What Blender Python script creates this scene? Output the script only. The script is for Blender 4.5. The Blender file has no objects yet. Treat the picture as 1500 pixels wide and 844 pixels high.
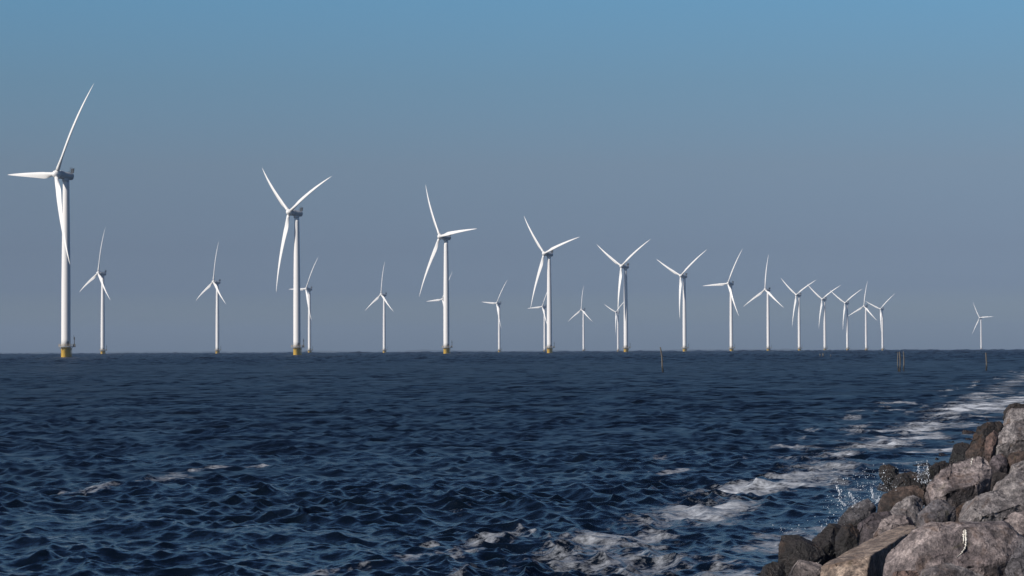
import bpy, bmesh, math, random
import numpy as np
from mathutils import Vector, Matrix, noise
from mathutils.bvhtree import BVHTree

random.seed(7)
scene = bpy.context.scene
col = scene.collection
R = math.radians

# ------------------------------------------------------------------ camera, world, sun, exposure
EYE = 2.4                     # eye height over the lake (m), camera stands on the rock revetment
FOC = 3217.0                  # focal length in pixels of the 1500 px wide photograph
EARTH = 6.371e6
YINF = 514.3
cam_d = bpy.data.cameras.new('camera'); cam = bpy.data.objects.new('camera', cam_d); col.objects.link(cam)
cam_d.sensor_width = 36.0; cam_d.lens = FOC / 1500 * 36
cam_d.clip_start = 0.5; cam_d.clip_end = 60000
PITCH = math.atan((YINF - 422) / FOC); ROLL = -R(0.244)
cam_rot = Matrix.Rotation(R(90) + PITCH, 4, 'X') @ Matrix.Rotation(ROLL, 4, 'Z')
cam.matrix_world = Matrix.Translation((0, 0, EYE)) @ cam_rot
scene.camera = cam

SUN_AZ, SUN_EL = 56.0, 33.0   # degrees left of straight behind the camera; elevation
sd = Vector((-math.sin(R(SUN_AZ)) * math.cos(R(SUN_EL)), -math.cos(R(SUN_AZ)) * math.cos(R(SUN_EL)), math.sin(R(SUN_EL))))
sun_d = bpy.data.lights.new('sun', 'SUN'); sun = bpy.data.objects.new('sun', sun_d); col.objects.link(sun)
sun_d.energy = 5.0; sun_d.angle = R(0.53); sun_d.color = (1.0, 0.94, 0.87)
sun.rotation_euler = sd.to_track_quat('Z', 'Y').to_euler()
sun.location = (-60, -40, 80)

world = bpy.data.worlds.new('World'); scene.world = world; world.use_nodes = True
wn = world.node_tree.nodes; wl = world.node_tree.links
bg = wn['Background']
sky = wn.new('ShaderNodeTexSky'); sky.sky_type = 'NISHITA'; sky.sun_disc = False
sky.sun_elevation = R(SUN_EL); sky.sun_rotation = math.atan2(sd.x, sd.y)
sky.altitude = 0; sky.air_density = 1.0; sky.dust_density = 1.0; sky.ozone_density = 1.0
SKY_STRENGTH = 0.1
# elevation tint: tones down horizon glow; unseen upper sky darkened to cut fill light
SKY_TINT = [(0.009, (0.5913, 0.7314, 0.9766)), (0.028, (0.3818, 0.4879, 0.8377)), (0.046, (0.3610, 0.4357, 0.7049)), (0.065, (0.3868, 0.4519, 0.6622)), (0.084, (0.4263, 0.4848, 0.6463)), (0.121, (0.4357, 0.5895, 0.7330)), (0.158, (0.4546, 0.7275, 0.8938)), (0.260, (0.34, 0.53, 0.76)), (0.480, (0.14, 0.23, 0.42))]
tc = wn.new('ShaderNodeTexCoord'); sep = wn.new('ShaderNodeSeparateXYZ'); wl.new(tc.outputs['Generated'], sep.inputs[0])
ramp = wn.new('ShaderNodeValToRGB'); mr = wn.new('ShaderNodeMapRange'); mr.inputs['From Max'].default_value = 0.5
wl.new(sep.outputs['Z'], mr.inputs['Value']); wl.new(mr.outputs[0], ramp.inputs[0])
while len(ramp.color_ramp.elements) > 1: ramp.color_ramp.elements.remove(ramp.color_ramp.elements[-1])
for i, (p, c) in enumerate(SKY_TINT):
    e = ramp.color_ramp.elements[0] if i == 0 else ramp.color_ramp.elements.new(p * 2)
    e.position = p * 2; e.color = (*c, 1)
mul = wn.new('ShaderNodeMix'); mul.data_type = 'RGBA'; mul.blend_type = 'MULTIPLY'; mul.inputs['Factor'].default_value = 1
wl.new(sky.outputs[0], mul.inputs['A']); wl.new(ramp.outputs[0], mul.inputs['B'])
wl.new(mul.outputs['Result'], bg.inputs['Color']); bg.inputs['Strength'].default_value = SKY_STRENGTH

scene.view_settings.view_transform = 'Standard'; scene.view_settings.look = 'None'
scene.view_settings.exposure = 0.0; scene.view_settings.gamma = 1.0; scene.view_settings.use_curve_mapping = False
scene.render.engine = 'CYCLES'
scene.cycles.use_denoising = True
scene.cycles.max_bounces = 6; scene.cycles.diffuse_bounces = 3; scene.cycles.glossy_bounces = 3
scene.cycles.transmission_bounces = 2; scene.cycles.volume_bounces = 0; scene.cycles.transparent_max_bounces = 6

# ------------------------------------------------------------------ helpers
def ray(px, py):
    """direction (world) of a photograph pixel, scaled so that y = 1"""
    d = cam_rot.to_3x3() @ Vector(((px - 750) / FOC, (422 - py) / FOC, -1.0))
    return d / d.y
def pix(px, py, depth):
    d = ray(px, py); return Vector((d.x * depth, depth, EYE + d.z * depth))
def on_water(px, py):
    d = ray(px, py); t = -EYE / d.z; return Vector((d.x * t, t, 0))
def drop(x, y): return -(x * x + y * y) / (2 * EARTH)

def tag(o, label=None, cat=None, group=None, kind=None):
    if label: o['label'] = label
    if cat: o['category'] = cat
    if group: o['group'] = group
    if kind: o['kind'] = kind
    return o
def link(name, mesh, parent=None, mat=None):
    o = bpy.data.objects.new(name, mesh); col.objects.link(o)
    if mat and not mesh.materials: mesh.materials.append(mat)
    if parent: o.parent = parent
    return o
def bm_mesh(name, bm, mat=None, smooth=False):
    me = bpy.data.meshes.new(name); bm.normal_update(); bm.to_mesh(me); bm.free()
    if mat: me.materials.append(mat)
    if smooth: me.polygons.foreach_set('use_smooth', [True] * len(me.polygons))
    return me
def add_box(bm, c, s, rot=None):
    M = Matrix.Translation(c) @ (rot.to_4x4() if rot else Matrix.Identity(4)) @ Matrix.Diagonal((*s, 1))
    bmesh.ops.create_cube(bm, size=1.0, matrix=M)
def add_tube(bm, a, b, r0, r1=None, seg=8):
    a, b = Vector(a), Vector(b); d = b - a
    M = Matrix.Translation((a + b) / 2) @ d.to_track_quat('Z', 'Y').to_matrix().to_4x4()
    bmesh.ops.create_cone(bm, cap_ends=True, segments=seg, radius1=r0, radius2=r0 if r1 is None else r1, depth=d.length, matrix=M)
def add_lathe(bm, prof, seg=32, axis='Z', cap=True):
    rings = []
    for r, z in prof:
        ring = []
        for k in range(seg):
            a = 2 * math.pi * k / seg
            p = (r * math.cos(a), r * math.sin(a), z) if axis == 'Z' else (r * math.cos(a), z, r * math.sin(a))
            ring.append(bm.verts.new(p))
        rings.append(ring)
    for A, B in zip(rings, rings[1:]):
        for k in range(seg):
            f = bm.faces.new((A[k], A[(k + 1) % seg], B[(k + 1) % seg], B[k]))
    if cap: bm.faces.new(rings[0][::-1]); bm.faces.new(rings[-1])
    bmesh.ops.recalc_face_normals(bm, faces=bm.faces)

class NT:
    """small node-tree writer"""
    def __init__(s, name):
        s.m = bpy.data.materials.new(name); s.m.use_nodes = True
        s.n = s.m.node_tree.nodes; s.l = s.m.node_tree.links; s.b = s.n['Principled BSDF']; s.out = s.n['Material Output']
    def new(s, t, **kw):
        n = s.n.new(t)
        for k, v in kw.items():
            if k[0] == '_': setattr(n, k[1:], v)
            else: s.set(n.inputs[k.replace('__', ' ')], v)
        return n
    def set(s, inp, v):
        if hasattr(v, 'is_output'): s.l.new(v, inp)
        elif isinstance(v, bpy.types.Node): s.l.new(v.outputs[0], inp)
        else: inp.default_value = v
    def noise(s, vec, scale, detail=4, rough=0.55, dist=0.0):
        return s.new('ShaderNodeTexNoise', Vector=vec, Scale=scale, Detail=detail, Roughness=rough, Distortion=dist).outputs['Fac']
    def ramp(s, fac, a, b, lo=0.0, hi=1.0):
        return s.new('ShaderNodeMapRange', Value=fac, **{'From__Min': a, 'From__Max': b, 'To__Min': lo, 'To__Max': hi}).outputs[0]
    def mix(s, fac, a, b, mode='MIX'):
        n = s.n.new('ShaderNodeMix'); n.data_type = 'RGBA'; n.blend_type = mode
        for k, v in (('Factor', fac), ('A', a), ('B', b)):
            if isinstance(v, tuple) and len(v) == 3: v = (*v, 1)
            s.set(n.inputs[k], v)
        return n.outputs['Result']
    def math(s, op, a, b=None):
        n = s.n.new('ShaderNodeMath'); n.operation = op; s.set(n.inputs[0], a)
        if b is not None: s.set(n.inputs[1], b)
        return n.outputs[0]

def paint(name, colr, rough=0.4, dirt=0.12, scale=0.35):
    t = NT(name)
    p = t.new('ShaderNodeTexCoord').outputs['Object']
    st = t.new('ShaderNodeMapping', Vector=p, Scale=(1, 1, 0.12))
    f = t.ramp(t.noise(st.outputs[0], scale, 5), 0.3, 0.62)
    dark = tuple(c * (1 - dirt) for c in colr)
    t.set(t.b.inputs['Base Color'], t.mix(f, colr, dark))
    t.set(t.b.inputs['Roughness'], t.ramp(t.noise(p, 1.3), 0.3, 0.7, rough - 0.08, rough + 0.1))
    return t.m
M_WHITE = paint('turbine_white_paint', (0.85, 0.82, 0.79), 0.42, 0.07)
M_BLADE = paint('blade_gelcoat', (0.85, 0.83, 0.80), 0.35, 0.06)
M_NAC = paint('nacelle_grey_paint', (0.5, 0.51, 0.52), 0.45, 0.1)
M_STEEL = paint('galvanised_steel', (0.30, 0.31, 0.32), 0.5, 0.3)
M_DARK = paint('dark_equipment_paint', (0.06, 0.065, 0.07), 0.5, 0.2)
M_RAIL = paint('railing_yellow_paint', (0.62, 0.45, 0.22), 0.5, 0.2)
def yellow():
    t = NT('transition_yellow_paint')
    p = t.new('ShaderNodeTexCoord').outputs['Object']
    z = t.new('ShaderNodeSeparateXYZ', Vector=p).outputs['Z']
    st = t.new('ShaderNodeMapping', Vector=p, Scale=(1.5, 1.5, 0.25))
    n = t.noise(st.outputs[0], 1.0, 5)
    c = t.mix(t.ramp(n, 0.45, 0.75), (0.98, 0.62, 0.10), (0.94, 0.57, 0.09))
    grow = t.ramp(t.math('ADD', z, t.math('MULTIPLY', n, 0.8)), 0.35, 0.75, 1, 0)      # algae in the splash zone
    t.set(t.b.inputs['Base Color'], t.mix(grow, c, (0.06, 0.05, 0.025)))
    t.b.inputs['Roughness'].default_value = 0.5
    return t.m
M_YEL = yellow()
def wood():
    t = NT('weathered_stake_wood')
    p = t.new('ShaderNodeTexCoord').outputs['Object']
    z = t.new('ShaderNodeSeparateXYZ', Vector=p).outputs['Z']
    st = t.new('ShaderNodeMapping', Vector=p, Scale=(12, 12, 0.8))
    n = t.noise(st.outputs[0], 1.5, 6)
    c = t.mix(t.ramp(n, 0.3, 0.7), (0.05, 0.042, 0.035), (0.17, 0.15, 0.125))
    wet = t.ramp(t.math('ADD', z, t.math('MULTIPLY', n, 0.5)), 0.7, 1.0, 1, 0)
    t.set(t.b.inputs['Base Color'], t.mix(wet, c, (0.022, 0.018, 0.013)))
    t.b.inputs['Roughness'].default_value = 0.75
    return t.m
M_WOOD = wood()

# ------------------------------------------------------------------ numpy value noise (world space)
_rng = np.random.RandomState(11)
_tab = _rng.rand(256, 256)
def vnoise(x, y):
    xi = np.floor(x).astype(np.int64); yi = np.floor(y).astype(np.int64)
    fx = x - xi; fy = y - yi
    fx = fx * fx * (3 - 2 * fx); fy = fy * fy * (3 - 2 * fy)
    a = _tab[xi & 255, yi & 255]; b = _tab[(xi + 1) & 255, yi & 255]
    c = _tab[xi & 255, (yi + 1) & 255]; d = _tab[(xi + 1) & 255, (yi + 1) & 255]
    return (a * (1 - fx) + b * fx) * (1 - fy) + (c * (1 - fx) + d * fx) * fy
def fbm(x, y, o=4):
    s = 0; a = 0.5; t = 0
    for k in range(o):
        s = s + a * vnoise(x * 2 ** k + 17.3 * k, y * 2 ** k + 5.1 * k); t += a; a *= 0.55
    return s / t
def sstep(a, b, x):
    t = np.clip((x - a) / (b - a), 0, 1); return t * t * (3 - 2 * t)

# shoreline: a straight revetment running 14.7 degrees right of the view
SH_K, SH_C = 0.262, -3.5
SH_N = 1 / math.sqrt(1 + SH_K ** 2)
def inland(x, y): return (x - (SH_K * y + SH_C)) * SH_N
def along(x, y): return (y + SH_K * x) * SH_N

# ------------------------------------------------------------------ water
def seg_dist(x, y, a, b):
    ax, ay, bx, by = a[0], a[1], b[0], b[1]
    dx, dy = bx - ax, by - ay; t = np.clip(((x - ax) * dx + (y - ay) * dy) / (dx * dx + dy * dy), 0, 1)
    return np.hypot(x - ax - t * dx, y - ay - t * dy), t

def water_material():
    t = NT('lake_water')
    pos = t.new('ShaderNodeNewGeometry').outputs['Position']
    foam = t.new('ShaderNodeAttribute', _attribute_name='foam').outputs['Fac']
    wind = t.new('ShaderNodeMapping', Vector=pos, Rotation=(0, 0, R(-50)), Scale=(1.0, 1.7, 1.0)).outputs[0]
    # ripples below the mesh size: slopes at many scales, written straight into the normal so that they do not fade with distance
    def slopes(scale, det, amt):
        c = t.new('ShaderNodeTexNoise', Vector=wind, Scale=scale, Detail=det, Roughness=0.68, Distortion=0.3).outputs['Color']
        q = t.new('ShaderNodeVectorMath', _operation='SUBTRACT'); t.set(q.inputs[0], c); q.inputs[1].default_value = (0.5, 0.5, 0.5)
        m = t.new('ShaderNodeVectorMath', _operation='MULTIPLY'); t.set(m.inputs[0], q.outputs[0]); m.inputs[1].default_value = (amt, amt, 0)
        return m.outputs[0]
    def vadd(a, b):
        m = t.new('ShaderNodeVectorMath', _operation='ADD'); t.set(m.inputs[0], a); t.set(m.inputs[1], b); return m.outputs[0]
    un = t.new('ShaderNodeAttribute', _attribute_name='unmeshed').outputs['Fac']
    rip = t.new('ShaderNodeVectorMath', _operation='SCALE'); t.set(rip.inputs[0], slopes(10.0, 5, 1.15)); t.set(rip.inputs['Scale'], t.ramp(un, 0.1, 0.95, 1.0, 0.3))
    rp2 = t.new('ShaderNodeVectorMath', _operation='SCALE'); t.set(rp2.inputs[0], slopes(3.5, 4, 0.65)); t.set(rp2.inputs['Scale'], t.ramp(un, 0.1, 0.95, 1.0, 0.5))
    far = t.new('ShaderNodeVectorMath', _operation='SCALE'); t.set(far.inputs[0], slopes(0.35, 7, 2.3)); t.set(far.inputs['Scale'], t.ramp(un, 0.45, 1.0, 0.0, 1.0))
    nrm = vadd(vadd(t.new('ShaderNodeNewGeometry').outputs['Normal'], rip.outputs[0]), vadd(rp2.outputs[0], far.outputs[0]))
    nn = t.new('ShaderNodeVectorMath', _operation='NORMALIZE'); t.set(nn.inputs[0], nrm)
    t.set(t.b.inputs['Normal'], nn.outputs[0])
    # lacy foam: vertex field broken up by fine cells
    lace = t.noise(pos, 1.7, 7, 0.68, 0.7)
    ridge = t.math('SUBTRACT', 1.0, t.math('MULTIPLY', t.math('ABSOLUTE', t.math('SUBTRACT', lace, 0.5)), 6.5))
    fine = t.noise(pos, 12.0, 5, 0.68)
    v = t.math('ADD', t.math('MULTIPLY', ridge, 0.33), t.math('MULTIPLY', t.ramp(fine, 0.25, 0.75), 0.42))
    f = t.math('SUBTRACT', t.math('ADD', v, foam), 0.74)
    f = t.math('MULTIPLY', t.ramp(f, 0.0, 0.66, 0, 0.85), t.ramp(foam, 0.03, 0.3))
    t.set(t.b.inputs['Base Color'], t.mix(f, (0.0018, 0.0042, 0.0085), (0.56, 0.59, 0.64)))
    streaks = t.noise(t.new('ShaderNodeMapping', Vector=pos, Rotation=(0, 0, R(-50)), Scale=(0.05, 0.22, 1.0)).outputs[0], 1.0, 6, 0.65)
    rgh = t.math('ADD', t.ramp(un, 0.1, 0.95, 0.04, 0.37), t.math('MULTIPLY', t.math('SUBTRACT', streaks, 0.5), t.ramp(un, 0.2, 0.9, 0.05, 0.30)))
    rgh = t.math('ADD', rgh, t.math('MULTIPLY', f, 0.5))
    t.set(t.b.inputs['Roughness'], rgh)
    t.b.inputs['IOR'].default_value = 1.333
    return t.m

def build_water():
    def RK(d): return 0.0022 + 0.0010 * np.clip((d - 110) / 200, 0, 1)
    r = [15.0]
    while r[-1] < 6400:
        d = r[-1]
        k = RK(d)
        r.append(d * (1 + k))
    r = np.array(r); th = np.arange(-R(15.6), R(15.2), 0.00108)
    nr, nt = len(r), len(th)
    D, T = np.meshgrid(r, th, indexing='ij')
    X = (D * np.sin(T)).ravel(); Y = (D * np.cos(T)).ravel(); D = D.ravel()
    sp = D * RK(D)
    rng = np.random.RandomState(5)
    N = 125
    lam = np.exp(np.linspace(math.log(0.13), math.log(7.5), N) + rng.normal(0, 0.02, N))
    wind = R(50)                                  # wind blows away to the right, towards the revetment
    lam = np.concatenate([lam, np.exp(np.linspace(math.log(7.6), math.log(160), 70))])
    Z = np.zeros_like(X); DX = np.zeros_like(X); DY = np.zeros_like(X)
    gust = 0.5 + 1.0 * fbm(X * 0.11 + 3, Y * 0.07 + 9, 3)
    gust2 = 0.3 + 1.35 * fbm(X * 0.33 + 31, Y * 0.25 + 19, 3)
    tot = 0.0; kept = np.zeros_like(X)
    for L in lam:
        spread = 0.5 + 0.5 * math.exp(-L / 1.0)
        a = wind + rng.normal(0, spread)
        k = 2 * math.pi / L; kx, ky = k * math.sin(a), k * math.cos(a); ph = rng.uniform(0, 6.283)
        if L < 7.55:
            slope = 0.044 if L < 0.5 else 0.030 * math.exp(-((L - 0.5) / 0.5) ** 2) + 0.014 * math.exp(-max(0, (L - 2.6) / 1.5) ** 2)
        else: slope = 0.034
        if L < 7.55: tot += slope ** 2
        amp = slope * 1.414 / k
        # each wave lives where the mesh can carry it; the long ones only far out, where they stand in for the chop
        i1 = int(np.searchsorted(sp, L / 2.2)); i0 = 0
        if L > 7.55: i0 = int(np.searchsorted(sp, L / 7.5))
        if i1 <= i0: continue
        sl = slice(i0, i1); rel = L / sp[sl]
        w = sstep(2.2, 4.0, rel) * amp * (gust[sl] if L > 1.2 else gust2[sl])
        if L > 7.55: w = w * sstep(7.5, 4.5, rel)
        if L < 7.55: kept[sl] += (slope * sstep(2.2, 4.0, rel)) ** 2
        p = kx * X[sl] + ky * Y[sl] + ph
        c = np.cos(p); s = np.sin(p)
        Z[sl] += w * c
        q = 0.95
        DX[sl] -= q * w * s * math.sin(a); DY[sl] -= q * w * s * math.cos(a)
    crest = Z.copy()
    # foam field in world coordinates
    n = -inland(X, Y); s = along(X, Y)
    near = (D < 260)
    foam = np.zeros_like(X)
    xi, yi, ni, si, ci = X[near], Y[near], n[near], s[near], crest[near]
    wob = (fbm(si * 0.16, ni * 0.1 + 4, 3) - 0.5) * 2.4
    band = np.exp(-np.abs((ni - 1.85 - wob) / 1.05) ** 3)
    patch = sstep(0.36, 0.60, fbm(si * 0.30 + 8, ni * 0.45 + 2, 3))
    streak = fbm(xi * 0.6 + 3, yi * 0.95 + 1, 5)
    fo = band * (0.62 + 0.30 * patch) * (0.46 + 0.54 * sstep(0.38, 0.62, streak)) * 0.85 * (0.62 + 0.38 * sstep(24, 36, si))
    wash = np.exp(-(np.maximum(ni - 0.2, 0) / 1.0) ** 2) * sstep(0.45, 0.7, fbm(si * 0.9 + 40, ni * 1.5, 3)) * 0.55
    fo = np.maximum(fo, wash)
    far_band = np.exp(-((ni - 4.2 - wob) / 1.6) ** 2) * sstep(0.52, 0.72, fbm(si * 0.35 + 60, ni * 1.3 + 7, 4)) * 0.6
    fo = np.maximum(fo, far_band)
    def streakline(pts, wid, gain):
        nonlocal fo
        P = [on_water(*p) for p in pts]
        best = np.full_like(xi, 1e9)
        for a, b in zip(P, P[1:]):
            d, _ = seg_dist(xi + (fbm(xi * 0.5, yi * 0.5, 3) - 0.5) * 1.6, yi, a, b); best = np.minimum(best, d)
        fo = np.maximum(fo, gain * np.exp(-(best / wid) ** 2) * (0.45 + 0.55 * sstep(0.34, 0.66, fbm(xi * 1.1 + 7, yi * 1.1, 5))))
    streakline([(95, 720), (190, 706), (275, 692)], 0.6, 0.52)
    streakline([(290, 690), (345, 684), (410, 684)], 0.35, 0.62)
    streakline([(860, 800), (960, 778), (1010, 770)], 0.3, 0.5)
    streakline([(820, 838), (900, 835)], 0.2, 0.6)
    streakline([(950, 745), (1040, 752), (1090, 735)], 0.3, 0.65)
    streakline([(1090, 722), (1200, 712)], 0.4, 0.75)
    streakline([(1240, 668), (1380, 658)], 0.5, 0.9)
    streakline([(1300, 632), (1400, 622)], 1.1, 0.95)
    streakline([(1400, 605), (1500, 582)], 1.6, 1.0)
    crestf = sstep(0.13, 0.24, ci) * sstep(0.5, 0.72, fbm(xi * 0.9 + 5, yi * 0.5, 4)) * 0.4
    fo = np.maximum(fo, crestf)
    foam[near] = np.clip(fo, 0, 0.95)
    Z[near] += 0.02 * np.clip(fo - 0.6, 0, 1)
    calm = 0.45 + 0.55 * sstep(-0.5, 2.0, n)         # the waves lose height against the stones
    X2, Y2, Z2 = X + DX * calm, Y + DY * calm, Z * calm + drop(X, Y)
    co = np.stack([X2, Y2, Z2], 1)
    idx = np.arange(nr * nt).reshape(nr, nt)
    q = np.stack([idx[:-1, :-1], idx[:-1, 1:], idx[1:, 1:], idx[1:, :-1]], -1).reshape(-1, 4)[:, ::-1]
    # plain sheet all round, out of the picture: rings that continue the grid's rim
    ring_r = [15.0, 60, 400, 1500, 4000, 6400, 16000, 30000]
    ang = np.linspace(R(15.2), R(360 - 15.6), 60)
    base = len(co); extra = []
    for rr in ring_r:
        for a in ang: extra.append((rr * math.sin(a), rr * math.cos(a), drop(rr, 0) - 0.02))
    na = len(ang); eq = []
    for i in range(len(ring_r) - 1):
        for k in range(na - 1):
            b0 = base + i * na + k; eq.append((b0, b0 + na, b0 + na + 1, b0 + 1))
    b2 = base + len(extra); ang2 = np.linspace(-R(15.6), R(15.2), 60)       # beyond the horizon ahead
    for rr in (6385.0, 16000, 30000):
        for a in ang2: extra.append((rr * math.sin(a), rr * math.cos(a), drop(rr, 0) - 0.02))
    for i in range(2):
        for k in range(59):
            b0 = b2 + i * 60 + k; eq.append((b0, b0 + 60, b0 + 61, b0 + 1))
    c0 = base + len(extra); extra.append((0, 0, -0.02))
    full = np.concatenate([np.linspace(0, 2 * math.pi, 49)[:-1]])
    for a in full: extra.append((15.02 * math.sin(a), 15.02 * math.cos(a), -0.05))
    tri = [(c0, c0 + 1 + k, c0 + 1 + (k + 1) % 48) for k in range(48)]
    co = np.concatenate([co, np.array(extra)]); q = np.concatenate([q, np.array(eq)[:, ::-1]])
    me = bpy.data.meshes.new('lake_water')
    nq, ntq = len(q), len(tri)
    me.vertices.add(len(co)); me.vertices.foreach_set('co', co.astype(np.float32).ravel())
    me.loops.add(nq * 4 + ntq * 3)
    me.loops.foreach_set('vertex_index', np.concatenate([q.ravel(), np.array(tri).ravel()]).astype(np.int32))
    me.polygons.add(nq + ntq)
    ls = np.concatenate([np.arange(nq) * 4, nq * 4 + np.arange(ntq) * 3]).astype(np.int32)
    me.polygons.foreach_set('loop_start', ls)
    me.polygons.foreach_set('use_smooth', np.ones(nq + ntq, dtype=bool))
    me.update(calc_edges=True)
    at = me.attributes.new('foam', 'FLOAT', 'POINT')
    at.data.foreach_set('value', np.concatenate([foam, np.zeros(len(extra))]).astype(np.float32))
    at = me.attributes.new('unmeshed', 'FLOAT', 'POINT')        # share of the chop the mesh is too coarse to carry; it goes into the roughness
    at.data.foreach_set('value', np.concatenate([np.sqrt(np.clip(1 - kept / tot, 0, 1)), np.ones(len(extra))]).astype(np.float32))
    o = link('lake_water', me, mat=water_material())
    tag(o, 'choppy dark blue lake water with foam streaks near the stones', None, kind='structure')
    return o
build_water()

# lake bed / terrain below and the far shore
def far_shore():
    t = NT('far_land')
    p = t.new('ShaderNodeTexCoord').outputs['Object']
    t.set(t.b.inputs['Base Color'], t.mix(t.ramp(t.noise(p, 0.004, 5), 0.35, 0.7), (0.05, 0.065, 0.05), (0.10, 0.11, 0.085)))
    t.b.inputs['Roughness'].default_value = 0.9
    bm = bmesh.new(); rows = []
    for i in range(261):
        a = R(-19) + R(36) * i / 260
        hgt = 21 + 7 * noise.fractal(Vector((a * 40, 3.1, 0)), 0.8, 2.1, 4) + 2.5 * noise.noise(Vector((a * 900, 0, 0)))
        if a > R(7): hgt -= 7 * min(1, (a - R(7)) / R(4))
        row = []
        for dd, hh in ((13600, -40), (13700, hgt * 0.55), (13850, hgt), (14600, hgt * 0.9), (15000, -45)):
            x, y = dd * math.sin(a), dd * math.cos(a); row.append(bm.verts.new((x, y, drop(x, y) + hh)))
        rows.append(row)
    for A, B in zip(rows, rows[1:]):
        for k in range(4): bm.faces.new((A[k], B[k], B[k + 1], A[k + 1]))
    bmesh.ops.recalc_face_normals(bm, faces=bm.faces)
    tag(link('far_shore', bm_mesh('far_shore', bm, t.m, True)), 'faint low wooded land along the horizon', kind='structure')
far_shore()

# ------------------------------------------------------------------ wind turbines
HUB_H, ROT_R = 95.0, 54.0
def turbine_meshes():
    m = {}
    # monopile and transition piece
    bm = bmesh.new()
    add_lathe(bm, [(2.42, -8), (2.42, 0.4), (2.46, 0.42), (2.46, 5.2), (2.62, 5.25), (2.62, 5.55), (2.45, 5.6)], 36)
    for a in (-0.35, 0.35):                                       # boat landing fenders and ladder
        x, y = 2.95 * math.sin(a + 2.9), -2.95 * math.cos(a + 2.9)
        add_tube(bm, (x, y, -3), (x, y, 5.2), 0.16)
        for z in (1.0, 4.6): add_tube(bm, (x, y, z), (x * 0.8, y * 0.8, z), 0.1)
    m['transition_piece'] = bm_mesh('transition_piece', bm, M_YEL, True)
    # platform deck: ring with a bigger lay-down side
    bm = bmesh.new(); seg = 40; top = []; bot = []; inn = []; inb = []
    for k in range(seg):
        a = 2 * math.pi * k / seg
        rr = 3.75 + 1.35 * max(0, math.cos(a - R(-8))) ** 2
        for L, r_, z in ((top, rr, 5.85), (bot, rr, 5.5), (inn, 2.4, 5.85), (inb, 2.4, 5.5)):
            L.append(bm.verts.new((r_ * math.cos(a), r_ * math.sin(a), z)))
    for k in range(seg):
        j = (k + 1) % seg
        for q in ((top[k], top[j], inn[j], inn[k]), (bot[j], bot[k], inb[k], inb[j]), (bot[k], bot[j], top[j], top[k]), (inb[j], inb[k], inn[k], inn[j])):
            bm.faces.new(q)
    for k in range(6):
        a = math.pi / 3 * k
        add_tube(bm, (2.4 * math.cos(a), 2.4 * math.sin(a), 3.9), (3.5 * math.cos(a), 3.5 * math.sin(a), 5.5), 0.12)
    bmesh.ops.recalc_face_normals(bm, faces=bm.faces)
    m['platform'] = bm_mesh('platform', bm, M_STEEL)
    bm = bmesh.new(); P = []
    for k in range(20):
        a = 2 * math.pi * k / 20; rr = 3.68 + 1.35 * max(0, math.cos(a - R(-8))) ** 2
        P.append(Vector((rr * math.cos(a), rr * math.sin(a), 5.85)))
    for k, p in enumerate(P):
        n_ = P[(k + 1) % 20]; add_tube(bm, p, p + Vector((0, 0, 1.2)), 0.05, seg=6)
        for z in (0.6, 1.2): add_tube(bm, p + Vector((0, 0, z)), n_ + Vector((0, 0, z)), 0.045, seg=6)
    m['railing'] = bm_mesh('railing', bm, M_RAIL)
    bm = bmesh.new()                                             # davit crane
    add_tube(bm, (4.5, -0.6, 5.85), (4.5, -0.6, 10.0), 0.22, 0.17); add_tube(bm, (4.5, -0.6, 9.9), (4.2, -0.8, 11.6), 0.16, 0.10)
    add_box(bm, (4.5, -0.6, 10.0), (0.6, 0.6, 1.3)); add_box(bm, (4.1, 0.4, 6.4), (0.9, 0.9, 1.05))
    m['davit_crane'] = bm_mesh('davit_crane', bm, M_DARK)
    # tower
    bm = bmesh.new(); prof = []
    for i in range(25):
        f = i / 24; z = 5.85 + f * 86.6
        rr = 2.38 - 0.12 * f - 0.62 * max(0, (f - 0.35) / 0.65) ** 1.25
        prof.append((rr, z))
    add_lathe(bm, prof, 40); m['tower'] = bm_mesh('tower', bm, M_WHITE, True)
    bm = bmesh.new()
    a = R(38); add_box(bm, (2.36 * math.sin(a), -2.36 * math.cos(a), 7.35), (0.95, 0.16, 2.2), Matrix.Rotation(a, 3, 'Z'))
    m['door'] = bm_mesh('door', bm, M_DARK)
    # nacelle: direct-drive generator drum then a tapering housing; front is -Y, local origin on tower axis at hub height
    bm = bmesh.new()
    prof = [(1.6, -4.05), (2.1, -3.95), (2.18, -3.8), (2.18, -2.3), (2.12, -2.15), (2.02, -2.1), (2.02, -1.2), (2.05, 0.5), (1.98, 2.2), (1.85, 3.3), (1.6, 3.75), (1.1, 3.9)]
    add_lathe(bm, prof, 32, 'Y')
    for v in bm.verts:
        if v.co.y > -2.0:
            v.co.x *= 0.98; v.co.z = max(min(v.co.z, 1.72), -1.9)
    add_lathe(bm, [(1.9, -3.1), (1.9, -1.6)], 32)
    m['nacelle'] = bm_mesh('nacelle', bm, M_NAC, False)
    bm = bmesh.new()                                             # passive cooler and service rail on the roof
    add_box(bm, (0, 3.35, 3.0), (3.1, 0.28, 2.3)); add_box(bm, (0, 3.4, 4.2), (3.3, 0.42, 0.14))
    for s in (-1, 1): add_tube(bm, (1.4 * s, 3.3, 3.9), (1.2 * s, 1.2, 1.7), 0.09)
    bmesh.ops.bevel(bm, geom=bm.edges[:], offset=0.02, segments=1, affect='EDGES')
    m['cooler'] = bm_mesh('cooler', bm, M_DARK)
    bm = bmesh.new()
    for s in (-1, 1): add_tube(bm, (0.9 * s, 2.4, 1.7), (0.9 * s, 2.4, 4.4), 0.06); add_box(bm, (0.9 * s, 2.4, 4.5), (0.35, 0.35, 0.3))
    m['sensor_mast'] = bm_mesh('sensor_mast', bm, M_DARK)
    # hub and blade, local origin at rotor centre
    bm = bmesh.new()
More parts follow.
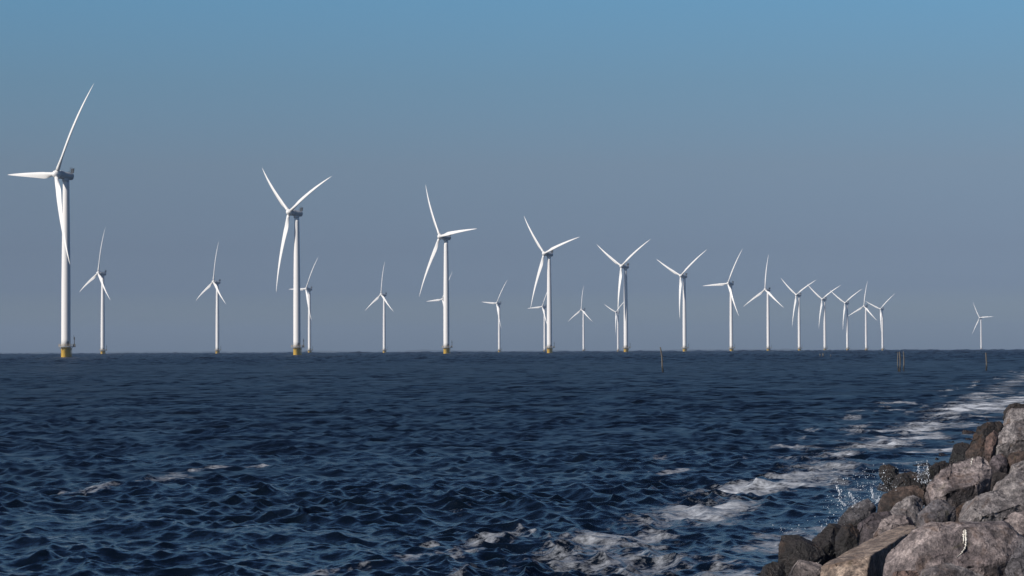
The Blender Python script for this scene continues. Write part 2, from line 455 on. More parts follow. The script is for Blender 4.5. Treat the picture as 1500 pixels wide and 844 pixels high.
    add_lathe(bm, [(1.55, 1.75), (1.98, 1.6), (2.02, 0.2), (1.95, -0.7), (1.6, -1.5), (1.05, -2.0), (0.45, -2.25), (0.05, -2.3)], 32, 'Y')
    for k in range(3):
        a = 2 * math.pi * k / 3; d = Vector((math.sin(a), 0, math.cos(a)))
        add_tube(bm, d * 0.8, d * 2.25, 1.25, 1.2, 24)
    m['hub'] = bm_mesh('hub', bm, M_BLADE, True)
    bm = bmesh.new(); rings = []; NS = 40; NC = 20
    for i in range(NS + 1):
        z = 2.1 + (ROT_R - 2.1) * (i / NS) ** 0.93; f = z / ROT_R
        if f < 0.05: ch, th = 2.1, 2.1
        elif f < 0.22:
            u = (f - 0.05) / 0.17; u = u * u * (3 - 2 * u); ch = 2.1 + 1.35 * u; th = 2.1 - 1.15 * u
        else:
            u = (f - 0.22) / 0.78; ch = 3.45 * (1 - u) ** 0.82 * (1 - 0.18 * u * (1 - u)) + 0.12; th = (0.95 * (1 - u) ** 1.1) + 0.04
        tw = R(20) * max(0, 1 - f * 1.25) ** 1.3 + R(2)
        bend = 4.8 * (f ** 2.3 - f)
        circ = max(0, 1 - max(0, f - 0.05) / 0.12); ring = []
        for k in range(NC):
            a = 2 * math.pi * k / NC
            cx = math.cos(a); sy = math.sin(a)
            x = ch * (cx * 0.5); tt = th * 0.5 * sy
            if circ < 1:                                          # aerofoil: round nose (+x), thin tail
                u = (1 - cx) / 2
                tt2 = th * 0.5 * sy * (1.25 * (1 - u) ** 0.5 if u < 1 else 0) * (0.75 + 0.5 * (1 - u))
                tt = tt * circ + tt2 * (1 - circ); x = x + (1 - circ) * (-ch * 0.2)
            X_ = x * math.cos(tw) + tt * math.sin(tw); Y_ = tt * math.cos(tw) - x * math.sin(tw)
            ring.append(bm.verts.new((X_, Y_ + bend, z)))
        rings.append(ring)
    for A, B in zip(rings, rings[1:]):
        for k in range(NC): bm.faces.new((A[k], A[(k + 1) % NC], B[(k + 1) % NC], B[k]))
    bm.faces.new(rings[-1]); bm.faces.new(rings[0][::-1])
    bmesh.ops.recalc_face_normals(bm, faces=bm.faces)
    m['blade'] = bm_mesh('blade', bm, M_BLADE, True)
    return m
TM = turbine_meshes()
OVERHANG = 5.7
def turbine(px, depth, theta, axis, label, group):
    d = ray(px, 517); x, y = d.x * depth, depth
    root = bpy.data.objects.new('wind_turbine', None); col.objects.link(root)
    root.location = (x, y, drop(x, y)); root.rotation_euler = (0, 0, -R(axis))
    root.empty_display_size = 5
    tag(root, label, 'wind turbine', group)
    link('transition_piece', TM['transition_piece'], root)
    pl = link('platform', TM['platform'], root); link('railing', TM['railing'], pl)
    dc = link('davit_crane', TM['davit_crane'], root)
    # lay-down side of the platform always faces the same compass direction
    for o in (pl, dc): o.rotation_euler = (0, 0, R(axis))
    tw = link('tower', TM['tower'], root); tw.rotation_euler = (0, 0, R(axis)); link('door', TM['door'], tw)
    na = link('nacelle', TM['nacelle'], root); na.location = (0, 0, HUB_H - 0.35); na.rotation_euler = (-R(6.5), 0, 0)
    link('cooler', TM['cooler'], na); link('sensor_mast', TM['sensor_mast'], na)
    hb = link('hub', TM['hub'], root)
    hb.matrix_local = Matrix.Translation((0, -OVERHANG, HUB_H + 0.15)) @ Matrix.Rotation(-R(6.5), 4, 'X') @ Matrix.Rotation(R(theta), 4, 'Y')
    for k in range(3):
        b = link('blade', TM['blade'], hb); b.rotation_euler = (0, R(120 * k), 0)
    return root
ORD = ['first', 'second', 'third', 'fourth', 'fifth', 'sixth', 'seventh', 'eighth', 'ninth', 'tenth', 'eleventh', 'twelfth', 'thirteenth']
near_row = [(96.5, 33.4, 49.5), (435, -52.5, 54), (654, -34, 56), (805, -44.7, 53.5), (917, -61, 54), (1003, -65, 53), (1071.5, 28, 55), (1125.5, 2, 55),
            (1171, -56, 58), (1208.5, -57, 57), (1241.5, -60, 56), (1269, 6, 56), (1293, -69, 55)]
for i, (px, th, ax) in enumerate(near_row):
    Z = (0.00373 + 0.001035 * i) * HUB_H * FOC
    lab = 'largest white wind turbine with yellow base, nearest of all at the left edge' if i == 0 else \
        'white wind turbine with yellow base, %s from the left in the near row' % ORD[i]
    if i == 12: lab = 'white wind turbine at the far right end of the near row'
    turbine(px, Z, th, ax, lab, 'wind turbines of the near row')
far_row = [(150.5, 7, 56), (318.5, 4, 57), (453.5, 31, 56), (563, 2, 57), (652.5, 27, 56), (731.5, 34, 56), (798, 27, 56), (855, 1, 56), (905.5, -68, 56)]
seen = {0: 'just right of the largest turbine', 1: 'alone in the gap before the second large one', 2: 'partly behind the second large one',
        3: 'alone left of the third large one', 4: 'almost hidden behind the third large tower', 5: 'standing alone between two large ones',
        6: 'partly behind the fourth large tower', 7: 'alone between the fourth and fifth large ones', 8: 'partly behind the fifth large tower'}
for j, (px, th, ax) in enumerate(far_row):
    Z = (0.00833 + 0.00108 * j) * HUB_H * FOC
    turbine(px, Z, th, ax, 'smaller white turbine of the far row, ' + seen[j], 'wind turbines of the far row')
turbine(1437.5, 6300, -33, 56, 'tiny lone white wind turbine far off at the right', None)

# ------------------------------------------------------------------ stakes standing in the water
def stake(px, py, height, r, lean, label, group=None, lean_y=0.0):
    p = on_water(px, py)
    bm = bmesh.new(); rings = []; n = 9; rnd = random.Random(px)
    for i in range(9):
        z = -1.2 + (height + 1.2) * i / 8
        rr = r * (1.05 - 0.25 * max(0, z) / height) * rnd.uniform(0.9, 1.1)
        ox = lean * max(z, 0) + 0.04 * math.sin(z * 2.3 + px); oy = lean_y * max(z, 0) + 0.03 * math.sin(z * 1.7)
        ring = []
        for k in range(n):
            a = 2 * math.pi * k / n; q = rr * rnd.uniform(0.9, 1.08)
            ring.append(bm.verts.new((ox + q * math.cos(a), oy + q * math.sin(a), z + (0.07 * rnd.random() if i == 8 else 0))))
        rings.append(ring)
    for A, B in zip(rings, rings[1:]):
        for k in range(n): bm.faces.new((A[k], A[(k + 1) % n], B[(k + 1) % n], B[k]))
    bm.faces.new(rings[-1]); bm.faces.new(rings[0][::-1])
    o = link('wooden_stake', bm_mesh('wooden_stake', bm, M_WOOD)); o.location = (p.x, p.y, drop(p.x, p.y))
    tag(o, label, 'stake', group); return o
G = 'wooden stakes standing in the lake'
stake(971.5, 545.5, 2.7, 0.09, -0.10, 'tall grey wooden stake leaning left, alone in the water', G)
stake(1316, 544, 2.05, 0.06, -0.03, 'thinner left-hand stake of the close pair in the water', G)
stake(1318.4, 544.3, 2.1, 0.085, 0.0, 'thicker stake of the close pair in the water, touching its thin neighbour', G)
stake(1324.3, 543.6, 2.1, 0.075, -0.02, 'single stake just right of the close pair', G)
stake(1444.8, 543.0, 1.95, 0.085, 0.0, 'weathered stake in the water below the lone far turbine', G)
stake(1201.3, 523.6, 1.15, 0.16, 0.0, 'left of two tiny distant stakes near the horizon', G)
stake(1205.6, 523.4, 1.3, 0.2, 0.0, 'right of two tiny distant stakes near the horizon', G)
stake(1217.0, 523.2, 0.8, 0.16, 0.0, 'very short distant stake near the horizon, standing alone', G)

# ------------------------------------------------------------------ revetment: bank and boulders
SLOPE = 0.25
def bank_z(x, y): return SLOPE * inland(x, y)
def rock_material():
    t = NT('basalt_and_granite')
    oi = t.new('ShaderNodeObjectInfo'); base = oi.outputs['Color']
    geo = t.new('ShaderNodeNewGeometry'); pos = geo.outputs['Position']
    rnd = t.new('ShaderNodeCombineXYZ', X=t.math('MULTIPLY', oi.outputs['Random'], 37.0), Y=t.math('MULTIPLY', oi.outputs['Random'], 11.0), Z=0.0)
    p = t.new('ShaderNodeVectorMath', _operation='ADD'); t.set(p.inputs[0], pos); t.set(p.inputs[1], rnd.outputs[0]); p = p.outputs[0]
    big = t.noise(p, 2.4, 5, 0.6, 0.6); mid = t.noise(p, 9.0, 6, 0.65); fine = t.noise(p, 60.0, 4, 0.7)
    c = t.mix(t.ramp(big, 0.35, 0.65), t.mix(1.0, base, (0.50, 0.48, 0.50), 'MULTIPLY'), base)
    c = t.mix(t.ramp(mid, 0.38, 0.66), t.mix(1.0, c, (0.45, 0.43, 0.44), 'MULTIPLY'), t.mix(1.0, c, (1.45, 1.40, 1.38), 'MULTIPLY'))
    grit = t.noise(p, 24.0, 5, 0.7); c = t.mix(t.ramp(grit, 0.36, 0.62), t.mix(1.0, c, (0.42, 0.42, 0.43), 'MULTIPLY'), t.mix(1.0, c, (1.25, 1.22, 1.2), 'MULTIPLY'))
    c = t.mix(t.ramp(fine, 0.52, 0.75), c, t.mix(1.0, c, (1.7, 1.65, 1.6), 'MULTIPLY'))
    c = t.mix(t.ramp(fine, 0.48, 0.28), c, t.mix(1.0, c, (0.45, 0.45, 0.45), 'MULTIPLY'))
    stain = t.math('MULTIPLY', t.ramp(t.noise(p, 3.6, 4, 0.6, 1.0), 0.52, 0.64), t.ramp(mid, 0.35, 0.6))
    c = t.mix(t.math('MULTIPLY', stain, 0.75), c, (0.085, 0.045, 0.024))           # rust-brown stains
    moss = t.math('MULTIPLY', t.ramp(t.noise(p, 4.1, 4, 0.6, 0.7), 0.64, 0.74), t.ramp(fine, 0.35, 0.6))
    c = t.mix(t.math('MULTIPLY', moss, 0.7), c, (0.07, 0.065, 0.022))
    z = t.new('ShaderNodeSeparateXYZ', Vector=pos).outputs['Z']
    wet = t.ramp(t.math('ADD', z, t.math('MULTIPLY', t.math('SUBTRACT', big, 0.5), 0.9)), 0.34, 0.70, 1, 0)
    c = t.mix(t.math('MULTIPLY', wet, 0.82), c, t.mix(0.85, c, (0.009, 0.008, 0.008)))
    t.set(t.b.inputs['Base Color'], c)
    t.set(t.b.inputs['Roughness'], t.ramp(t.math('MULTIPLY', wet, t.ramp(mid, 0.3, 0.6)), 0, 1, 0.85, 0.22))
    h = t.math('ADD', t.math('ADD', t.math('MULTIPLY', mid, 0.06), t.math('MULTIPLY', grit, 0.03)), t.math('MULTIPLY', fine, 0.012))
    h = t.math('ADD', h, t.math('MULTIPLY', t.new('ShaderNodeTexVoronoi', Vector=p, Scale=22.0).outputs['Distance'], 0.006))
    t.set(t.b.inputs['Normal'], t.new('ShaderNodeBump', Height=h, Strength=0.9, Distance=1.0).outputs[0])
    return t.m
M_ROCK = rock_material()

def bank():
    t = NT('rubble_bank')
    p = t.new('ShaderNodeNewGeometry').outputs['Position']
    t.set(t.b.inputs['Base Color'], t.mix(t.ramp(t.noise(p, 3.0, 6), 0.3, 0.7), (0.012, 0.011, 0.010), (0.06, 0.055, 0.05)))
    t.b.inputs['Roughness'].default_value = 0.8
    t.set(t.b.inputs['Normal'], t.new('ShaderNodeBump', Height=t.noise(p, 6.0, 6), Strength=1.0, Distance=0.25).outputs[0])
    bm = bmesh.new(); rows = []
    ts = np.concatenate([np.arange(-30, 120, 0.6), np.arange(120, 420, 6)])
    cs = [-6, -3, -1.5, -0.8, -0.4, 0, 0.4, 0.8, 1.2, 1.6, 2, 2.5, 3, 3.6, 4.4, 5.5, 7, 9, 11, 15, 22]
    for s in ts:
        row = []
        for c in cs:
            x = SH_C * SH_N * SH_N + c * SH_N + s * SH_K * SH_N; y = -SH_C * SH_K * SH_N * SH_N - c * SH_K * SH_N + s * SH_N
            z = SLOPE * c - 0.33 if c < 9 else SLOPE * 9 - 0.33
            z += 0.16 * noise.fractal(Vector((x * 1.1, y * 1.1, 0)), 0.7, 2.0, 3) * (1 if -2 < c < 9 else 0.4)
            row.append(bm.verts.new((x, y, z)))
        rows.append(row)
    for A, B in zip(rows, rows[1:]):
        for k in range(len(cs) - 1): bm.faces.new((A[k], A[k + 1], B[k + 1], B[k]))
    bmesh.ops.recalc_face_normals(bm, faces=bm.faces)
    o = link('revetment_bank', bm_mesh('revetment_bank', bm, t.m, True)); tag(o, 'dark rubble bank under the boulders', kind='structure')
bank()

PALETTE = {'grey': (0.29, 0.278, 0.275), 'pink': (0.315, 0.28, 0.273), 'dark': (0.042, 0.035, 0.033), 'brown': (0.10, 0.073, 0.06), 'tan': (0.36, 0.29, 0.23),
           'slate': (0.155, 0.153, 0.165), 'red': (0.195, 0.135, 0.115), 'light': (0.37, 0.33, 0.315), 'wet': (0.036, 0.030, 0.028), 'purple': (0.15, 0.13, 0.14)}
def finish_rock(name, pts, size, colr, seed, rough=1.0, res=0.032, cap=6500, cuts=7):
    bm = bmesh.new()
    for p in pts: bm.verts.new(p)
    r_ = bmesh.ops.convex_hull(bm, input=bm.verts[:])
    bmesh.ops.delete(bm, geom=[v for v in bm.verts if not v.link_faces], context='VERTS')
    cen = sum((v.co for v in bm.verts), Vector()) / len(bm.verts); rc = random.Random(seed * 13 + 1)
    for k in range(cuts):                                                   # broken corners: plane cuts
        dr = Vector((rc.uniform(-1, 1), rc.uniform(-1.2, 0.3), rc.uniform(-0.2, 1))).normalized()
        sup = max((v.co - cen).dot(dr) for v in bm.verts)
        cut = bmesh.ops.bisect_plane(bm, geom=bm.verts[:] + bm.edges[:] + bm.faces[:], plane_co=cen + dr * sup * rc.uniform(0.74, 0.92), plane_no=dr, clear_outer=True)
        eg = [e for e in cut['geom_cut'] if isinstance(e, bmesh.types.BMEdge)]
        if len(eg) > 2: bmesh.ops.contextual_create(bm, geom=eg)
    bmesh.ops.dissolve_limit(bm, angle_limit=R(9), verts=bm.verts[:], edges=bm.edges[:])
    try: bmesh.ops.bevel(bm, geom=bm.edges[:], offset=size * 0.014, segments=1, profile=0.6, affect='EDGES', clamp_overlap=True)
    except Exception: pass
    bmesh.ops.triangulate(bm, faces=bm.faces[:])
    target = size * res
    for it in range(6):
        es = [e for e in bm.edges if e.calc_length() > target]
        if not es or len(bm.faces) > cap: break
        bmesh.ops.subdivide_edges(bm, edges=es, cuts=1); bmesh.ops.triangulate(bm, faces=bm.faces[:])
    bm.normal_update()
    off = Vector((seed * 3.7, seed * 1.3, seed * 7.9)); mv = []
    for v in bm.verts:
        q = v.co / size + off
        w = q + 0.10 * noise.noise_vector(q * 2.5)
        d = 0.016 * noise.fractal(q * 1.7, 0.9, 2.0, 3) + 0.016 * noise.fractal(q * 6.0, 0.7, 2.1, 5)
        e, pc = noise.voronoi(w * 2.2)
        d += 0.020 * noise.noise(pc[0] * 9.1)                               # broken planes: each fracture cell sits at its own level
        d -= 0.016 * max(0, 0.10 - (e[1] - e[0])) / 0.10                    # cracks between them
        e, pc = noise.voronoi(w * 6.5); d += 0.012 * noise.noise(pc[0] * 7.3)
        mv.append(v.normal * d * size * rough)
    for v, m in zip(bm.verts, mv): v.co += m
    me = bm_mesh(name, bm, M_ROCK, True)
    o = link(name, me); o.color = (*colr, 1)
    return o
GROCK = 'boulders of the shore revetment'
SEED = [0]
def boulder(label, outline, D, colr, inner=None, tilt=0.8, bulge=0.16, back=0.6, sink=0.5, rough=1.0, name='boulder', cuts=7):
    SEED[0] += 1; rnd = random.Random(SEED[0])
    xs = [p[0] for p in outline]; ys = [p[1] for p in outline]
    cx, cy = sum(xs) / len(xs), sum(ys) / len(ys)
    W = (max(xs) - min(xs)) * D / FOC; H = (max(ys) - min(ys)) * D / FOC; size = max(W, H)
    pts = []; kx = 1.10 if colr in ('wet', 'dark', 'brown', 'purple', 'slate') else 0.99; outline = [(cx + (x - cx) * kx, cy + (y - cy) * 0.98) for x, y in outline]
    for x, y in outline:
        v = (cy - y) / (max(ys) - min(ys))
        d = D + tilt * H * v; pts.append(pix(x, y, d))
        pts.append(pix(cx + (x - cx) * 0.82, cy + (y - cy) * 0.85 + 1, d + back * size * rnd.uniform(0.8, 1.1)))
        if v < -0.1: pts.append(pts[-2] + Vector((rnd.uniform(-.05, .05), rnd.uniform(0.05, 0.2), -sink)) * size)
    if inner is None:
        for x, y in outline:
            if rnd.random() < 0.38:
                k = rnd.uniform(0.35, 0.7)
                x2, y2 = cx + (x - cx) * k, cy + (y - cy) * k
                v = (cy - y2) / (max(ys) - min(ys)); pts.append(pix(x2, y2, D + tilt * H * v - bulge * size * rnd.uniform(0.7, 1.5)))
    else:
        for x, y, o in inner: 
            v = (cy - y) / (max(ys) - min(ys)); pts.append(pix(x, y, D + tilt * H * v + o * size))
    g_ = rnd.uniform(0.88, 1.12); c = tuple(k * g_ for k in PALETTE[colr])
    o = finish_rock(name, pts, size, c, SEED[0], rough, cuts=cuts)
    g = sum((Vector(v) for v in pts), Vector()) / len(pts)
    o.data.transform(Matrix.Translation(-g)); o.location = g
    tag(o, label, 'boulder', GROCK)
    return o

big = boulder('broad pinkish grey boulder with a white dropping streak, lowest at right', [(1297, 815), (1310, 800), (1338, 788), (1347, 770), (1366, 764), (1422, 762), (1474, 766), (1490, 778), (1512, 800), (1508, 850), (1480, 880), (1310, 880), (1298, 850)],
        16.0, 'pink', inner=[(1360, 775, -0.12), (1430, 772, -0.12), (1470, 778, -0.10), (1345, 810, -0.16), (1440, 830, -0.2), (1475, 820, -0.16), (1330, 850, -0.12)], tilt=0.45, back=0.5, cuts=1)
# the slab lies along the shore: its long right-hand side is turned away from the sun
top = [pix(1199, 827, 17.2), pix(1222, 806, 18.2), pix(1310, 768, 20.6), pix(1337, 765, 20.6), pix(1343, 773, 19.4), pix(1302, 797, 17.8), pix(1238, 838, 16.2), pix(1212, 844, 16.3)]
P_ = top + [p + Vector((0.06, 0.03, -0.62)) for p in top]
slab = finish_rock('boulder', P_, 1.3, (0.42, 0.345, 0.275), 77, 0.45)
g_ = sum(P_, Vector()) / len(P_); slab.data.transform(Matrix.Translation(-g_)); slab.location = g_
tag(slab, 'long flat-topped tan slab with a dark shaded side', 'boulder', GROCK)
boulder('small light brown rock at the bottom edge left of the slab', [(1146, 848), (1150, 823), (1166, 818), (1192, 819), (1210, 830), (1232, 850), (1220, 870), (1150, 870)], 19.2, 'light', tilt=0.7)
boulder('black wet rock farthest left along the bottom edge', [(1113, 850), (1118, 830), (1132, 822), (1148, 824), (1152, 850), (1140, 866), (1115, 866)], 20.2, 'wet')
boulder('dark square-shouldered wet rock at the waterline, left of the others', [(1143, 812), (1147, 784), (1168, 782), (1188, 792), (1205, 806), (1210, 822), (1190, 830), (1150, 828)], 22.2, 'dark')
boulder('dark brown wet rock with a mottled crest behind the slab', [(1184, 812), (1196, 782), (1212, 768), (1228, 762), (1236, 775), (1228, 800), (1215, 820), (1196, 824)], 22.6, 'dark')
boulder('smooth round dark rock resting against the slab', [(1225, 806), (1224, 785), (1234, 770), (1246, 766), (1257, 776), (1259, 792), (1244, 806), (1230, 812)], 21.4, 'dark', rough=0.7)
boulder('rough grey pointed rock standing in the spray', [(1228, 768), (1238, 750), (1252, 736), (1270, 729), (1282, 738), (1281, 752), (1264, 760), (1252, 774), (1238, 778)], 25.6, 'slate')
boulder('purple-grey sloping rock behind the slab', [(1252, 786), (1258, 768), (1284, 746), (1300, 743), (1312, 757), (1302, 775), (1282, 790), (1262, 796)], 22.6, 'purple')
boulder('pale pink crumbly rock above the upper end of the slab', [(1278, 782), (1290, 760), (1308, 752), (1335, 756), (1346, 768), (1335, 782), (1300, 790)], 21.0, 'light', rough=1.3)
boulder('upright grey rock with a sharp light ridge', [(1296, 758), (1312, 738), (1328, 730), (1338, 723), (1352, 731), (1354, 752), (1344, 770), (1318, 772), (1300, 768)], 23.4, 'grey', inner=[(1335, 733, -0.1), (1330, 760, -0.2)])
boulder('dark slate wedge between the upright rock and the mossy boulder', [(1343, 768), (1347, 753), (1366, 731), (1384, 731), (1399, 744), (1394, 764), (1370, 776), (1350, 776)], 21.0, 'slate', inner=[(1382, 740, -0.05), (1352, 763, -0.12), (1366, 762, -0.22)])
boulder('large pink-grey mossy boulder in the middle of the pile', [(1351, 724), (1362, 706), (1377, 689), (1396, 676), (1426, 668), (1442, 668), (1453, 682), (1452, 700), (1442, 720), (1420, 738), (1390, 742), (1362, 736)],
        27.5, 'pink', inner=[(1390, 690, -0.08), (1436, 676, -0.03), (1434, 705, -0.16), (1385, 720, -0.18), (1410, 728, -0.16)], tilt=0.7, cuts=3)
boulder('smooth wet brown rock at the waterline behind the upright rock', [(1283, 744), (1296, 724), (1314, 714), (1336, 709), (1352, 714), (1350, 732), (1328, 746), (1300, 752)], 27.6, 'brown', rough=0.6)
boulder('long grey boulder at the right edge with a jagged shadow', [(1402, 750), (1407, 738), (1438, 725), (1468, 711), (1500, 704), (1530, 712), (1535, 745), (1500, 762), (1440, 772), (1412, 766)],
        20.2, 'grey', inner=[(1420, 740, -0.1), (1470, 724, -0.06), (1440, 756, -0.16), (1500, 738, -0.14), (1490, 722, 0.0)], cuts=3)
boulder('sloping light grey boulder at the right edge above the long one', [(1448, 726), (1456, 708), (1474, 696), (1500, 678), (1535, 676), (1545, 710), (1510, 728), (1470, 734)], 23.6, 'grey')
boulder('large grey boulder high on the right edge with an undercut', [(1458, 652), (1460, 640), (1471, 622), (1490, 616), (1530, 616), (1545, 645), (1520, 668), (1486, 664), (1468, 664)],
        39.0, 'grey', tilt=0.5, inner=[(1475, 628, -0.05), (1470, 650, -0.18), (1500, 645, -0.22), (1520, 650, -0.2)])
boulder('grey boulder topmost on the right edge below a dark cap', [(1467, 618), (1469, 610), (1474, 600), (1486, 598), (1520, 598), (1535, 614), (1520, 634), (1480, 632)], 47.0, 'grey')
boulder('reddish upright block left of the large high boulder', [(1441, 668), (1444, 642), (1456, 628), (1464, 634), (1461, 648), (1455, 664), (1448, 672)], 38.0, 'red')
boulder('brown triangular rock leaning at the waterline beside the reddish block', [(1415, 662), (1426, 651), (1438, 640), (1446, 638), (1446, 668), (1434, 674), (1420, 672)], 39.5, 'brown')
boulder('dark ragged rock above the brown triangular one', [(1419, 658), (1426, 640), (1433, 626), (1446, 619), (1464, 617), (1471, 626), (1462, 642), (1440, 660)], 46.0, 'wet', rough=1.4)
boulder('low dark purple rock at the waterline, left of the triangular one', [(1390, 668), (1396, 652), (1411, 647), (1424, 652), (1428, 668), (1412, 678), (1396, 678)], 42.0, 'wet', rough=0.7)
boulder('black rock capping the very top of the pile', [(1471, 602), (1477, 593), (1490, 590), (1512, 594), (1530, 604), (1520, 616), (1480, 614)], 62.0, 'wet', rough=1.3)
boulder('small rubble stone with pale chips below the undercut', [(1448, 678), (1454, 668), (1466, 664), (1476, 672), (1474, 684), (1460, 690)], 31.0, 'purple')
boulder('rust-brown stone wedged under the large high boulder', [(1474, 676), (1480, 664), (1496, 660), (1520, 664), (1520, 684), (1484, 686)], 31.0, 'brown')
boulder('flat pale stone at the right edge over the sloping boulder', [(1477, 690), (1482, 680), (1498, 674), (1530, 674), (1530, 694), (1486, 698)], 27.5, 'grey')
boulder('orange-brown stained rock at the right edge above the broad boulder', [(1452, 774), (1466, 760), (1484, 750), (1510, 746), (1540, 760), (1530, 790), (1490, 796), (1460, 784)], 17.4, 'light')
boulder('dark knobbly rock at the right edge beside the broad boulder', [(1476, 826), (1484, 800), (1500, 788), (1530, 790), (1540, 830), (1510, 852), (1484, 846)], 15.2, 'slate', rough=1.3)
boulder('low pale rock at the bottom edge in front of the broad boulder', [(1340, 850), (1352, 834), (1380, 826), (1420, 832), (1445, 846), (1430, 880), (1350, 880)], 14.2, 'grey')
boulder('red-brown stone at the bottom edge left of the broad boulder', [(1300, 858), (1306, 838), (1324, 830), (1344, 836), (1352, 860), (1330, 880), (1304, 880)], 14.9, 'red')
boulder('small black rock awash left of the mossy boulder', [(1286, 692), (1290, 682), (1302, 680), (1316, 687), (1318, 698), (1300, 702)], 36.0, 'wet', rough=1.4)
boulder('ragged black rock awash in front of the brown waterline rock', [(1306, 712), (1314, 696), (1334, 690), (1352, 694), (1358, 710), (1340, 720), (1318, 720)], 32.0, 'wet', rough=1.5)
boulder('ragged black rock between the mossy boulder and the foam', [(1346, 700), (1358, 686), (1376, 676), (1392, 672), (1398, 682), (1380, 700), (1360, 710)], 34.5, 'wet', rough=1.5)
boulder('small dark rock in the hollow between mossy boulder and slate wedge', [(1392, 752), (1400, 740), (1414, 734), (1424, 744), (1416, 760), (1400, 766)], 23.2, 'brown')
boulder('dark rock deep in the gap right of the mossy boulder', [(1438, 724), (1446, 702), (1460, 690), (1476, 694), (1474, 716), (1456, 730)], 29.0, 'dark')

# low filler stones, wedged between and below the boulders
def filler(x, y, size, colr, zoff, n):
    rnd = random.Random(900 + n); z = bank_z(x, y) + zoff
    pts = []
    for k in range(13):
        v = Vector((rnd.gauss(0, 1), rnd.gauss(0, 1), rnd.gauss(0, 1))).normalized() * rnd.uniform(0.42, 0.58) * size
        v.z *= 0.75; pts.append(v)
    o = finish_rock('boulder', pts, size, tuple(c * (0.8 + 0.035 * (n % 9)) for c in PALETTE[colr]), 60 + n, 1.1, 0.08, 1200)
    o.location = (x, y, z); return o
n = 0
rnd = random.Random(21)
for s in np.arange(14.5, 85, 1.5):
    for c in (0.05,):
        cc = c + rnd.uniform(-0.25, 0.25); ss = s + rnd.uniform(-0.3, 0.3)
        x = SH_C * SH_N * SH_N + cc * SH_N + ss * SH_K * SH_N; y = -SH_C * SH_K * SH_N * SH_N - cc * SH_K * SH_N + ss * SH_N
        if x / y > 0.25: continue
        size = rnd.uniform(0.5, 0.85)
        o = filler(x, y, size, rnd.choice(['wet', 'wet', 'dark', 'brown']), -0.24, n); n += 1
        tag(o, 'small dark wet rock at the waterline, wedged among the larger boulders', 'boulder', 'small waterline rocks')

# white bird-dropping streaks: thin crusts lying on two boulders
def guano(rock, path, D):
    bpy.context.view_layer.update()
    bm = bmesh.new(); bm.from_mesh(rock.data); bm.transform(Matrix.Translation(rock.location)); tree = BVHTree.FromBMesh(bm); bm.free()
    t = NT('bird_dropping'); t.set(t.b.inputs['Base Color'], t.mix(t.ramp(t.noise(t.new('ShaderNodeNewGeometry').outputs['Position'], 40.0), 0.35, 0.6), (0.42, 0.38, 0.31), (0.74, 0.71, 0.64)))
    b2 = bmesh.new(); eye = Vector((0, 0, EYE)); prev = None; rr = random.Random(4)
    P = []
    for (x0, y0, w0), (x1, y1, w1) in zip(path, path[1:]):
        for k in range(8):
            f = k / 8; P.append((x0 + (x1 - x0) * f + rr.uniform(-.9, .9), y0 + (y1 - y0) * f, (w0 + (w1 - w0) * f) * rr.uniform(0.25, 0.95)))
    for x, y, w in P:
        pr = []
        for k in range(5):
            d = (pix(x + w * (k / 4 - 0.5), y, 1.0) - eye).normalized(); hit = tree.ray_cast(eye, d)
            if hit[0] is None: pr = None; break
            pr.append(b2.verts.new(hit[0] + hit[1] * (0.006 if 0 < k < 4 else -0.002)))
        if pr and prev:
            for k in range(4): b2.faces.new((prev[k], prev[k + 1], pr[k + 1], pr[k]))
        prev = pr
    bmesh.ops.recalc_face_normals(b2, faces=b2.faces)
    me = bm_mesh('dropping_streak', b2, t.m, True); me.transform(Matrix.Translation(-rock.location))
    link('dropping_streak', me, rock)['label'] = 'white bird dropping streak'
rocks = [o for o in col.objects if o.name.startswith('boulder')]
guano(big, [(1414, 776, 3.5), (1414.5, 780, 6), (1414.5, 788, 6), (1415, 797, 4), (1413, 804, 3), (1408, 811, 2.6), (1401, 817, 2.2)], 16)
guano(big, [(1411.8, 777, 2.2), (1411.4, 784, 4.2), (1411.2, 791, 2.4), (1410.6, 797, 1.0)], 16)
guano([o for o in rocks if 'mossy boulder in the middle' in o.get('label', '')][0], [(1425, 671, 2.5), (1423, 677, 2.2), (1422, 684, 1.6)], 27)

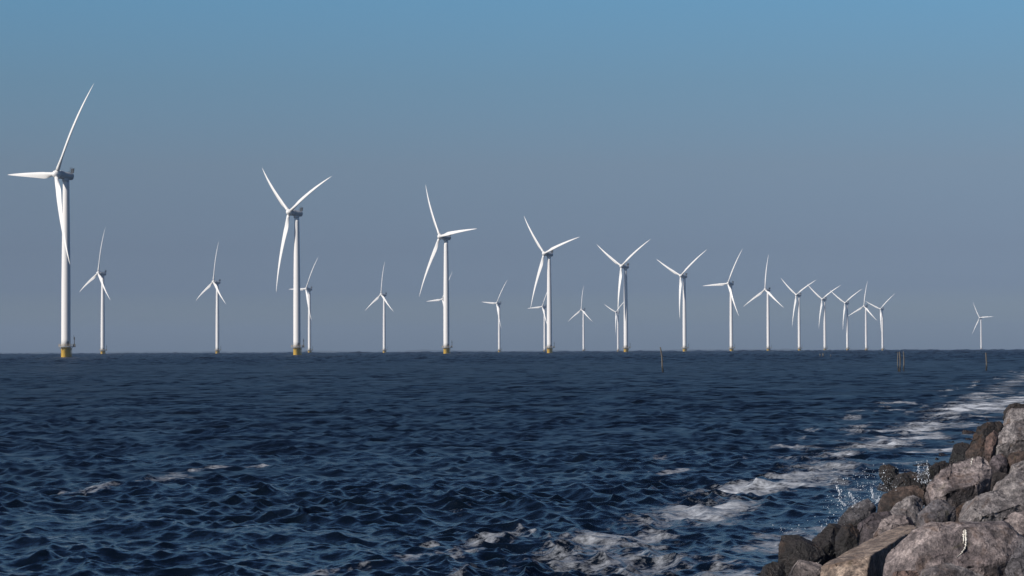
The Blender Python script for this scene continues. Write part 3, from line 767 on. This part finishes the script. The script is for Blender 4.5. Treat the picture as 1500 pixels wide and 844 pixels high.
# ------------------------------------------------------------------ spray thrown up by the waves
def spray():
    t = NT('spray_water'); t.b.inputs['Base Color'].default_value = (0.6, 0.64, 0.70, 1); t.b.inputs['Roughness'].default_value = 0.15
    rr = random.Random(33); bm = bmesh.new()
    def drop_at(p, r, st=1.0, ang=0.0):
        M = Matrix.Translation(p) @ Matrix.Rotation(ang, 4, 'Y') @ Matrix.Diagonal((r, r, r * st, 1))
        bmesh.ops.create_icosphere(bm, subdivisions=1, radius=1.0, matrix=M)
    clouds = [(1240, 735, 26, 24, 26.0, 90), (1290, 712, 40, 16, 28.5, 80), (1262, 705, 40, 14, 29.0, 60), (1350, 690, 12, 14, 31.0, 70), (1215, 765, 22, 14, 24.5, 45),
              (1160, 776, 18, 8, 23.5, 26), (1270, 740, 12, 10, 26.5, 40), (1290, 690, 50, 8, 33.0, 40)]
    for cx, cy, sx, sy, D, k in clouds:
        for i in range(int(k * 1.5)):
            p = pix(rr.gauss(cx, sx * 0.6), rr.gauss(cy, sy * 0.6), D + rr.gauss(0, 0.4))
            if p.z < 0.1: p.z = 0.1 + rr.random() * 0.2
            drop_at(p, abs(rr.gauss(0, 0.0026)) + 0.001, rr.uniform(0.9, 1.6), rr.uniform(-1, 1))
    for (x0, y0), (x1, y1), D in (((1225, 710), (1231, 726), 26), ((1243, 722), (1252, 735), 26), ((1276, 716), (1279, 730), 26.5), ((1288, 728), (1283, 738), 26.2), ((1346, 680), (1345, 706), 31), ((1358, 676), (1360, 700), 31),
                              ((1228, 730), (1240, 742), 25.5), ((1350, 707), (1364, 704), 31), ((1254, 738), (1246, 745), 25.8)):
        for i in range(34):
            f = i / 33; p = pix(x0 + (x1 - x0) * f + rr.gauss(0, 1.0), y0 + (y1 - y0) * f + rr.gauss(0, 1.0), D + rr.gauss(0, 0.1))
            drop_at(p, rr.uniform(0.0015, 0.0065), rr.uniform(1, 3.0), rr.uniform(-.5, .5))
    for cx, cy, sx, sy, D in ((1236, 732, 22, 18, 26.0), (1290, 712, 30, 12, 28.5), (1350, 692, 8, 12, 31.0), (1255, 738, 14, 10, 25.8), (1282, 730, 8, 10, 26.3)):
        for i in range(240):
            p = pix(rr.gauss(cx, sx * 0.5), rr.gauss(cy, sy * 0.5), D + rr.gauss(0, 0.3))
            if p.z > 0.06: drop_at(p, rr.uniform(0.0006, 0.002), rr.uniform(1, 2))
    o = link('water_spray', bm_mesh('water_spray', bm, t.m, True)); tag(o, 'white drops of spray thrown up against the stones', kind='stuff')
spray()

# ------------------------------------------------------------------ haze over the lake
def haze():
    bm = bmesh.new(); add_box(bm, (0, 8000, 58), (14000, 17000, 250))
    t = NT('haze'); t.n.remove(t.b)
    v = t.new('ShaderNodeVolumePrincipled'); v.inputs['Color'].default_value = (0.37, 0.49, 0.69, 1); v.inputs['Density'].default_value = 8e-5
    v.inputs['Anisotropy'].default_value = 0.0
    t.l.new(v.outputs[0], t.out.inputs['Volume'])
    o = link('haze', bm_mesh('haze', bm, t.m)); tag(o, 'thin blue haze over the lake', kind='stuff')
haze()
